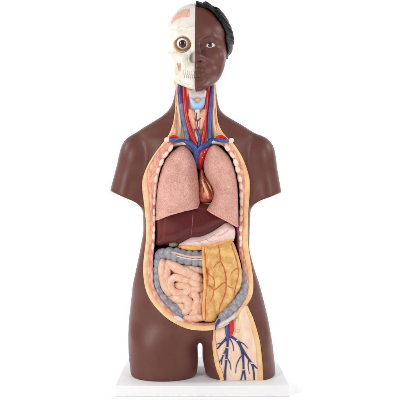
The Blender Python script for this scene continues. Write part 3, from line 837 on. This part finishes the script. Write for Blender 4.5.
fat_band([(263.4,381),(263.2,372),(262.2,360),(260,342),(254.5,322),(250,311),(247.4,305.4)], [-5.0, -4.6, -4.2, -3.4, -2.6], 'fat_layer')
def tv(pts): return [(a, b, th_d(np.clip((a-213)/49, 0, 1))+.5) for a, b in pts]
tube('artery', [(p, q, d+.9) for p, q, d in tv([(231.2,320.5),(231.6,326),(231.4,331),(230.6,335.6)])], [2.4,2.6,2.4,1.4], M['artery'], thigh, seg=16)
tube('vein', tv([(227.0,322.5),(227.2,328),(227.6,333),(228,338)]), [1.9,2.1,2.2,1.9], M['vein'], thigh, seg=16)
LV = [([(227.6,336),(225,340),(221.4,343.6),(217.6,348.6)], [1.4,1.1,.95,.6]),
 ([(227.8,337),(227.6,343),(227,348.5),(224,353.5),(222,358.5),(221.4,364.5)], [1.4,1.15,1.05,.7,.65,.4]),
 ([(227.2,347.5),(226.8,354),(226,362),(225.2,371),(224.8,379.6)], [1.2,1.1,1.0,.9,.85]),
 ([(229,335.5),(233.4,338),(237.6,341.4),(240.6,346.5),(242.6,354.5),(243.4,362),(243.4,369.6),(242.2,375),(241,379.6)], [1.2,1.2,1.35,1.25,1.1,.95,.9,.7,.6]),
 ([(243.5,368.5),(244.6,373.5),(245.2,379.4)], [.9,.8,.7]),
 ([(240.6,346.5),(244.6,353),(248.6,359),(252,364.4),(253.7,372),(254.2,379.4)], [1.3,1.1,1.0,.95,.8,.7]),
 ([(251.6,363.6),(254.4,366),(257,368.4)], [.8,.8,.5]),
 ([(237.6,341.4),(243,343.4),(248,348.6)], [.6,.5,.25]), ([(242.6,354.5),(239,359.4),(236.4,366),(235.6,373)], [.55,.5,.4,.25]), ([(226.4,357),(229.6,362.4),(231,370)], [.5,.45,.25]),
 ([(248.6,359),(248.2,366),(249.4,374)], [.5,.45,.25]), ([(222,358.5),(219.4,362),(218.6,366)], [.45,.4,.2]), ([(229,337),(232.6,344),(233.6,351)], [.5,.45,.25]), ([(221.4,343.6),(219,343.2),(216.4,344.6)], [.45,.4,.2])]
for pts, rr in LV:
    tube('vein', tv(pts), rr, M['veindark'], thigh, seg=12)
for a, b, r, w, h in ((228.0,347.8,-.2,1.9,.7),(237.4,340.2,.5,1.7,.7),(243.4,369.8,.1,1.5,.6),(251.4,363.0,-.6,1.5,.6),(223.6,354.4,.5,1.3,.55),(226.4,359.5,.1,1.3,.5)):
    d = th_d((a-213)/49)+1.6
    blob('vessel_band', (a, b, d), (w, .8, h), M['nerve'], thigh, rot=r, seg=14, ring=8)
for a, b, r, w, h in ((237.2,319.6,.4,2.0,1.5),(237.6,331,.5,2.1,1.5),(233.4,326.4,1.2,1.2,.9),(222.6,340,.7,1.5,1.0),(224.2,349,1.0,1.7,1.1)):
    blob('lymph_node', (a, b, th_d((a-213)/49)+.2), (w, .9, h), M['node'], thigh, rot=r, seg=16, ring=10, wob=.1)

# ------------------------------------------------------------------ head
XM = 195.6
def Pc(px, py, d): return P(px, py, d)
head_rows_R = prof([(24, 165, 226, 33, -26), (32, 165, 226.6, 36.0, -28), (38, 165, 227, 36.6, -28), (44, 165, 227, 35.2, -26), (50, 165.5, 227, 35.2, -22), (57, 166, 226.4, 35.6, -14),
 (62, 167, 225.8, 35.8, -8), (68, 168, 224.4, 36, -2), (74, 169, 222.4, 36, 2), (79, 171, 220, 36, 6), (84, 174, 216, 35, 10), (88, 180, 210, 32, 14), (91, 186, 203, 28, 18), (95, 190, 199, 24, 20)], 1.6)
head_rows_L = prof([(24, 167.8, 226, 32, -26), (32, 166.4, 226, 35, -28), (38, 167, 226, 35.4, -28), (44, 168.6, 226, 34.6, -26), (50, 169.6, 226, 34.4, -22), (57, 170.2, 226, 34.6, -14),
 (62, 172.2, 226, 34.6, -8), (68, 173.4, 225, 34.6, -2), (74, 173.9, 223, 34.8, 2), (79, 174.4, 220, 34.8, 6), (84, 176.6, 216, 34, 10), (87.5, 183, 210, 32.5, 14), (90.6, 194, 203, 29, 18), (95, 197, 199, 24, 20)], 1.4)

def head_base(X, D, Z, rows, shrink=0.0):
    c = Pc(XM+.3, 36.4, 3)
    cr = ell(X, D, Z, c, (29.9-shrink, 33-shrink, 32.2-shrink))
    f = loft(X/.977, D, Z/.977, rows, 2.3)
    f = smax(f, Z-Pc(XM, 26, 10)[2], 10)
    f = smax(f, Pc(XM, 92, 20)[2]-Z, 3)
    return smin(cr, f, 7)

eyeR = Pc(210.0, 45.0, 24.5)
def face_field(X, D, Z, lids=True):
    f = head_base(X, D, Z, head_rows_R, 1.6)
    # socket
    f = smax(f, -ell(X, D, Z, Pc(207.5, 46.2, 41), (11, 8.5, 6.4)), 5)
    # brow
    f = smin(f, capsule(X, D, Z, Pc(199.5, 39.8, 33.5), Pc(211, 38.0, 30.6), 2.6, 2.4), 4)
    f = smin(f, capsule(X, D, Z, Pc(211, 38.0, 30.6), Pc(219, 41, 24), 2.4, 2.2), 4)
    # cheek
    f = smin(f, ell(X, D, Z, Pc(213.5, 57, 26.5), (8.5, 6.5, 6.5)), 6)
    # lids and eye opening
    f = smin(f, ell(X, D, Z, eyeR, (8.6, 7.9, 6.0)), 2.0)
    # nose
    f = smin(f, capsule(X, D, Z, Pc(196.2, 43, 35.0), Pc(196.6, 57, 41.0), 3.2, 4.2), 3.4)
    f = smin(f, ell(X, D, Z, Pc(196.6, 57.6, 42), (4.8, 4.6, 3.9)), 3.2)
    f = smin(f, ell(X, D, Z, Pc(201.8, 58.6, 37.4), (4.6, 4.6, 3.4)), 2.8)
    f = smax(f, -ell(X, D, Z, Pc(199.9, 61.6, 40.6), (1.9, 2.2, 1.3)), .8)
    # mouth region, chin
    f = smin(f, ell(X, D, Z, Pc(196.4, 71, 33.5), (13, 5.5, 8)), 6)
    f = smin(f, ell(X, D, Z, Pc(196, 72, 33.2), (12.5, 4.6, 6.4)), 4)
    f = smin(f, ell(X, D, Z, Pc(196.6, 83.2, 33.5), (8.5, 5.6, 5.2)), 5)
    f = smax(f, -ell(X, D, Z, Pc(197, 78.6, 40.6), (7.5, 2.6, 1.8)), 2.6)
    f = smax(f, -capsule(X, D, Z, Pc(195.8, 63.6, 40.8), Pc(195.8, 66.2, 40.4), .7, .8), 1.6)
    # eye slit: almond between an upper and a lower arc
    a = Pc(204.5, 45.5, 33); b = Pc(216.4, 44.7, 33)
    t = np.clip((X-a[0])/(b[0]-a[0]), 0, 1)
    zc = a[2]+(b[2]-a[2])*t
    w = np.sin(np.pi*t)
    up = zc+2.6*w**.8; dn = zc-2.0*w**.8
    sl = np.maximum(np.maximum(Z-up, dn-Z), np.maximum(a[0]-X, X-b[0]))
    sl = np.maximum(sl, 22-D)
    f = smax(f, -sl, .5)
    return f
xm3 = (XM-200)*float(k_(20))
def face_half(X, D, Z): return smax(face_field(X, D, Z), xm3-X, .5)
HH = .5
face = implicit('face_half', face_half, (xm3-2, -34, P(0, 97, 20)[2]), (34, 50, 200), HH, M['skin'], model, sharp=60)

# lips
def front_of(func, px, py):
    ds = np.linspace(50, -10, 601); kk = k_(ds)
    f = func((px-200)*kk, ds, (200-py)*kk)
    i = np.nonzero(f < 0)[0]
    return float(ds[i[0]]) if len(i) else 10.
def lip_chain(X, D, Z, pts):
    q = [(P(a, b, front_of(face_field, a, b)-r*.6), r) for a, b, r in pts]
    f = None
    for (p0, r0), (p1, r1) in zip(q[:-1], q[1:]):
        c = capsule(X, D, Z, p0, p1, r0, r1)
        f = c if f is None else smin(f, c, 1.0)
    return f
def lips_field(X, D, Z):
    up = lip_chain(X, D, Z, [(195.2,69.9,2.0),(197.6,69.4,2.25),(201,69.8,2.0),(204.6,71.0,1.35),(207.4,72.2,.5)])
    lo = lip_chain(X, D, Z, [(195.2,75.2,2.6),(198.4,75.1,2.6),(202,74.6,2.2),(205.0,73.5,1.3),(207.0,72.5,.5)])
    f = smin(up, lo, .35)
    return smax(f, xm3-.05-X, .3)
implicit('lips', lips_field, (xm3-1.5, 26, Pc(0, 80, 37)[2]), (10, 46, Pc(0, 64, 37)[2]), .35, M['lip'], face, sharp=60)

def eyeball(name, c, r, gaze, iris_a, pup_a, parent):
    """ball whose iris and pupil are painted on the side of the gaze"""
    g = np.array(gaze, float); g /= np.linalg.norm(g)
    a = np.cross(g, [0, 0, 1]); a /= np.linalg.norm(a); b = np.cross(a, g)
    angs = list(np.linspace(0, pup_a, 5))+list(np.linspace(pup_a, iris_a, 6))[1:]+list(np.linspace(iris_a, math.pi, 22))[1:]
    seg = 40; V = []; F = []; mi = []
    for th in angs:
        for j in range(seg):
            ph = 2*math.pi*j/seg
            rr = r*(1+.03*math.exp(-(th/iris_a)**2*2))
            V.append(c+rr*(g*math.cos(th)+math.sin(th)*(a*math.cos(ph)+b*math.sin(ph))))
    for i in range(len(angs)-1):
        for j in range(seg):
            F.append((i*seg+j, i*seg+(j+1) % seg, (i+1)*seg+(j+1) % seg, (i+1)*seg+j))
            m = angs[i+1]
            mi.append(2 if m <= pup_a+1e-6 else 1 if m <= iris_a+1e-6 else 0)
    o = add_mesh(name, np.array(V), np.array(F), [M['white'], M['iris'], M['pupil']], parent)
    o.data.polygons.foreach_set('material_index', mi)
    return o
def look(c): return np.array([0, CAMD, 0])-c
eyeball('eyeball', eyeR+np.array([0, .4, 0]), 7.0, look(eyeR)+np.array([6, 0, 4]), .33, .15, face)
# brow hair
def front_of(func, px, py):
    ds = np.linspace(50, -10, 601); kk = k_(ds)
    f = func((px-200)*kk, ds, (200-py)*kk)
    i = np.nonzero(f < 0)[0]
    return float(ds[i[0]]) if len(i) else 10.
tube('eyebrow', [(a, b, front_of(face_field, a, b)-.25) for a, b in ((202.4,39.4),(206,37.6),(210.5,36.6),(214.5,37.4),(218,39.6))], [.4,.95,1.0,.75,.3], M['brow'], face, flat=.8)

# hair of the brown half
hl = flat_poly([(190,5.6),(197,6.2),(204,8.6),(210,11.6),(216.4,17.0),(221.4,23),(225,32),(226.8,42),(227.2,52),(226.2,62),(225,72),(190,72)], 20, smooth=False)
def hair_field(X, D, Z):
    h = ell(X, D, Z, Pc(198.4, 38.2, 1), (33.6, 35.5, 34.9))
    h = smin(h, ell(X, D, Z, Pc(222, 44, -4), (10.5, 20, 13)), 6)
    # wavy locks running back from the hairline
    wv = .8*np.sin(.62*X+.34*Z+.12*D+2.4*vnoise(X, D, Z, .055, 31))+.6*vnoise(X, D, Z, .16, 32)+.45*np.sin(1.5*Z+.9*X+3*vnoise(X, D, Z, .1, 35))
    h = h-wv*.8
    h = smax(h, -(head_base(X, D, Z, head_rows_R, 1.6)+4.5), .5)
    x = X.ravel(); z = Z.ravel()
    sd = blur2(poly_sd(x, z, hl), 1)[:, None, :]
    h = smax(h, np.minimum(blur2(sd[:, 0, :], 4)[:, None, :]+.5*np.sin(.5*Z+.35*X), D-2), 1.6)
    h = smax(h, Pc(0, 59.5, 0)[2]-Z+.25*(D+10)*(D < -10), 3)
    return smax(h, xm3+.02-X, .5)
implicit('hair', hair_field, (xm3-2, -44, 120), (40, 42, 203), .5, M['hair'], face)

# skull half
eyeL = Pc(182.6, 43.8, 25.5)
def skull_field(X, D, Z):
    f = head_base(X, D, Z, head_rows_L, .6)
    # temple hollow and frontal line
    f = smax(f, -ell(X, D, Z, Pc(165, 43, 16), (6, 13, 9)), 5)
    # brow and cheek bone
    f = smin(f, capsule(X, D, Z, Pc(190.5, 37.4, 33.6), Pc(180, 35, 31), 2.4, 2.2), 5)
    f = smin(f, capsule(X, D, Z, Pc(180, 35, 31), Pc(171.5, 40, 22), 2.2, 2.0), 4)
    f = smin(f, capsule(X, D, Z, Pc(170.0, 54.6, 14), Pc(174.6, 57, 25), 2.8, 3.3), 2.2)
    f = smin(f, capsule(X, D, Z, Pc(174.6, 57, 25), Pc(183, 58.4, 31.4), 3.3, 3.2), 3)
    # hollow below the cheek bone
    f = smax(f, -ell(X, D, Z, Pc(176, 67.5, 33), (5.6, 10, 7.0)), 2.6)
    # nose: bone bridge and aperture
    f = smin(f, capsule(X, D, Z, Pc(195.5, 41, 34), Pc(195.5, 50, 38.4), 2.4, 2.6), 3)
    f = smax(f, -ell(X, D, Z, Pc(193.6, 57.6, 37), (4.4, 7, 6.0)), .9)
    # upper and lower jaw
    f = smin(f, ell(X, D, Z, Pc(195, 71, 31.5), (12, 6, 6.5)), 4)
    f = smin(f, ell(X, D, Z, Pc(195, 84.6, 31), (10, 5, 4.4)), 4)
    # orbit
    f = smax(f, -ell(X, D, Z, Pc(182.3, 44.2, 33.5), (8.6, 9.5, 7.7)), 1.2)
    return f
def skull_half(X, D, Z): return smax(skull_field(X, D, Z), X-(xm3-.15), .6)
skull = implicit('skull_half', skull_half, (-38, -34, P(0, 97, 20)[2]), (xm3+2, 48, 200), HH, M['bone'], model, sharp=60)
eyeball('eyeball', eyeL, 6.9, look(eyeL), .56, .26, skull)
# lid rim round the eye, with a tan crescent outside it
ring = []
for i in range(33):
    a = 2*math.pi*i/32
    ring.append((182.6+7.1*math.cos(a)*(1.04 if math.cos(a) > 0 else 1), 43.8-6.5*math.sin(a), 30.4-1.6*math.cos(a)**2-.8*(math.cos(a) < 0)))
tan = [(182.2+7.9*math.cos(q), 44.4-7.3*math.sin(q), 31.2-2.6*math.cos(q)**2-.9*(math.cos(q) < 0)) for q in np.linspace(math.pi*.72, math.pi*1.62, 16)]
tube('orbit_rim_and_shading', tan, [.4,1.0,1.3,1.0,.4], M['bonetan'], skull, n=3, seg=12)  # tan crescent paints the shading at the eye's lower left
ring = [(p, q, d+1.2) for p, q, d in ring]
tube('orbit_rim_and_shading', ring, .85, M['rim'], skull, n=3, seg=12)

def front_of(func, px, py):
    ds = np.linspace(50, -10, 601); kk = k_(ds)
    f = func((px-200)*kk, ds, (200-py)*kk)
    i = np.nonzero(f < 0)[0]
    return float(ds[i[0]]) if len(i) else 10.
def decal(name, pts, func, m, parent, nu=22, nv=22, lift=.75, thick=1.6, sup=None):
    """thin painted pad following a surface, outline given by its top and bottom lines"""
    top, bot = pts
    top = np.array(top, float); bot = np.array(bot, float)
    V = []; B = []
    for j in range(nv+1):
        for i in range(nu+1):
            u = i/nu; v = j/nv
            x1, y1 = [np.interp(u, np.linspace(0, 1, len(top)), top[:, q]) for q in (0, 1)]
            x2, y2 = [np.interp(u, np.linspace(0, 1, len(bot)), bot[:, q]) for q in (0, 1)]
            x = x1+(x2-x1)*v; y = y1+(y2-y1)*v
            d = front_of(func, x, y); e = min(u, 1-u, v, 1-v)
            V.append(P(x, y, d+lift*min(1, e*8)-.15)); B.append(P(x, y, d-thick))
    n1 = nu+1; F = []; nb = len(V)
    for j in range(nv):
        for i in range(nu):
            f = (j*n1+i, j*n1+i+1, (j+1)*n1+i+1, (j+1)*n1+i); F.append(f); F.append(tuple(nb+q for q in reversed(f)))
    return add_mesh(name, np.array(V+B), np.array(F), m, parent, fix=True)
decal('temple_muscle', ([(170.6,22.5),(173.6,16.6),(177.6,12.2),(184,9.0),(190.8,7.6)], [(170.6,25),(176,20.4),(182,18.2),(190.8,17.4)]), skull_field, M['flesh'], skull)
decal('cheek_muscle', ([(176.4,62.4),(181.2,63.0)], [(178.2,71.4),(180.8,72.4)]), skull_field, M['cheekred'], skull, 10, 14)
# sutures of the skull and fine painted vessels on the temple
M['suture'] = mat('suture_paint', (198, 186, 160), .55)
M['redline'] = mat('fine_vessel_paint', (204, 120, 104), .5)
M['greyline'] = mat('temple_line_paint', (190, 182, 178), .5)
def onskull(pts, o):
    q = catmull(np.array(pts, float), 6)
    return [(a, b, front_of(skull_field, a, b)+o) for a, b in q]
for pts in ([(169.4,31),(172.6,29),(175.4,30.4),(178.6,27.6),(183,26.8),(187,27.6),(191,26.4),(194,26.8)], [(170.8,49),(174,50.6),(177,52.6),(180.4,53.2)], [(186.6,53.4),(188,57),(187.6,61),(189,65.4)],
            [(184,63.6),(186,66.4),(185,69)], [(174.8,77),(178,79.6),(183,82.6),(189,84.6),(194.4,85.4)]):
    tube('suture_line', onskull(pts, -.02), [.10]+[.2]*(len(pts)-2)+[.1], M['suture'], skull, n=2, seg=8)
for pts in ([(174.6,17.8),(178,14.6),(182.4,12.4),(187,11.2)], [(173,21.4),(177.6,18.4),(182,15.6),(187.6,14.8)], [(180,16.8),(181.4,14),(183,10.6)], [(186,17.4),(187,13.8),(189.4,9.4)]):
    tube('temple_line', onskull(pts, .72), [.08]+[.2]*(len(pts)-2)+[.08], M['greyline'], skull, n=2, seg=8)
for pts in ([(177.4,63.6),(178.4,67),(179,70.6)], [(179.2,63.6),(179.6,67),(180,71)]):
    tube('temple_line', onskull(pts, .7), [.1, .25, .1], M['redline'], skull, n=2, seg=8)
# nose cavity wall
pillow('nasal_cavity', [(189.8,53),(192.6,51.4),(195.2,51.8),(195.2,63),(190.6,62.8),(189,58)], 31, 25, 4, 2.4, .5, M['nasal'], skull)
# teeth
for row, (y0, hgt) in enumerate(((72.6, 2.5), (76.6, 2.3))):
    x = 194.6
    for q in range(6):
        w = (2.5, 2.1, 2.1, 1.9, 1.9, 1.8)[q] if row == 0 else (1.9, 2.0, 2.1, 1.9, 1.9, 1.8)[q]
        xc = x-w/2; x -= w
        d = front_of(skull_field, xc, y0)
        blob('tooth', (xc, y0-.12*q, d+.05), (w*.49, 1.3, hgt*.86), M['tooth'], skull, seg=14, ring=10)

# ------------------------------------------------------------------ camera
cam = bpy.data.cameras.new('camera'); co = bpy.data.objects.new('camera', cam); COL.objects.link(co)
co.location = (0, -CAMD*S, (0-ZB+BT)*S); co.rotation_euler = (math.pi/2, 0, 0)
cam.sensor_width = 36; cam.angle = 2*math.atan(200/CAMD); cam.clip_start = .05; cam.clip_end = 100
SC.camera = co

# ------------------------------------------------------------------ light: a bright white studio
w = bpy.data.worlds.new('World'); SC.world = w; w.use_nodes = True
bg = w.node_tree.nodes['Background']; bg.inputs['Color'].default_value = (1, 1, 1, 1); bg.inputs['Strength'].default_value = .24
def area(name, loc, target, size, power, sy=None, col=(1, .985, .965), spread=180):
    l = bpy.data.lights.new(name, 'AREA'); l.energy = power; l.shape = 'RECTANGLE'; l.size = size; l.size_y = sy or size; l.color = col; l.spread = math.radians(spread)
    o = bpy.data.objects.new(name, l); COL.objects.link(o); o.location = loc
    o.rotation_euler = (Vector(target)-Vector(loc)).to_track_quat('-Z', 'Y').to_euler()
    return o
area('softbox', (-1.25, -1.65, .95), (0, 0, .45), .42, 19, .9)
area('softbox', (1.35, -1.6, 1.05), (0, 0, .45), .42, 12, .9)
area('top_softbox', (0, -.7, 2.1), (0, 0, .5), .8, .8, .5)
for sx in (-1, 1):
    area('backdrop_lamp', (sx*2.3, .2, 1.9), (sx*.75, 2.0, .7), .8, 26, .8, (1, 1, 1), 130)
    area('floor_lamp', (sx*1.3, .5, 2.2), (sx*1.2, .45, 0), .6, 11, .6, (1, 1, 1), 50)

vs = SC.view_settings; vs.view_transform = 'Standard'; vs.look = 'None'; vs.exposure = 0.22; vs.gamma = 1.0; vs.use_curve_mapping = False
SC.render.film_transparent = False
SC.cycles.max_bounces = 8
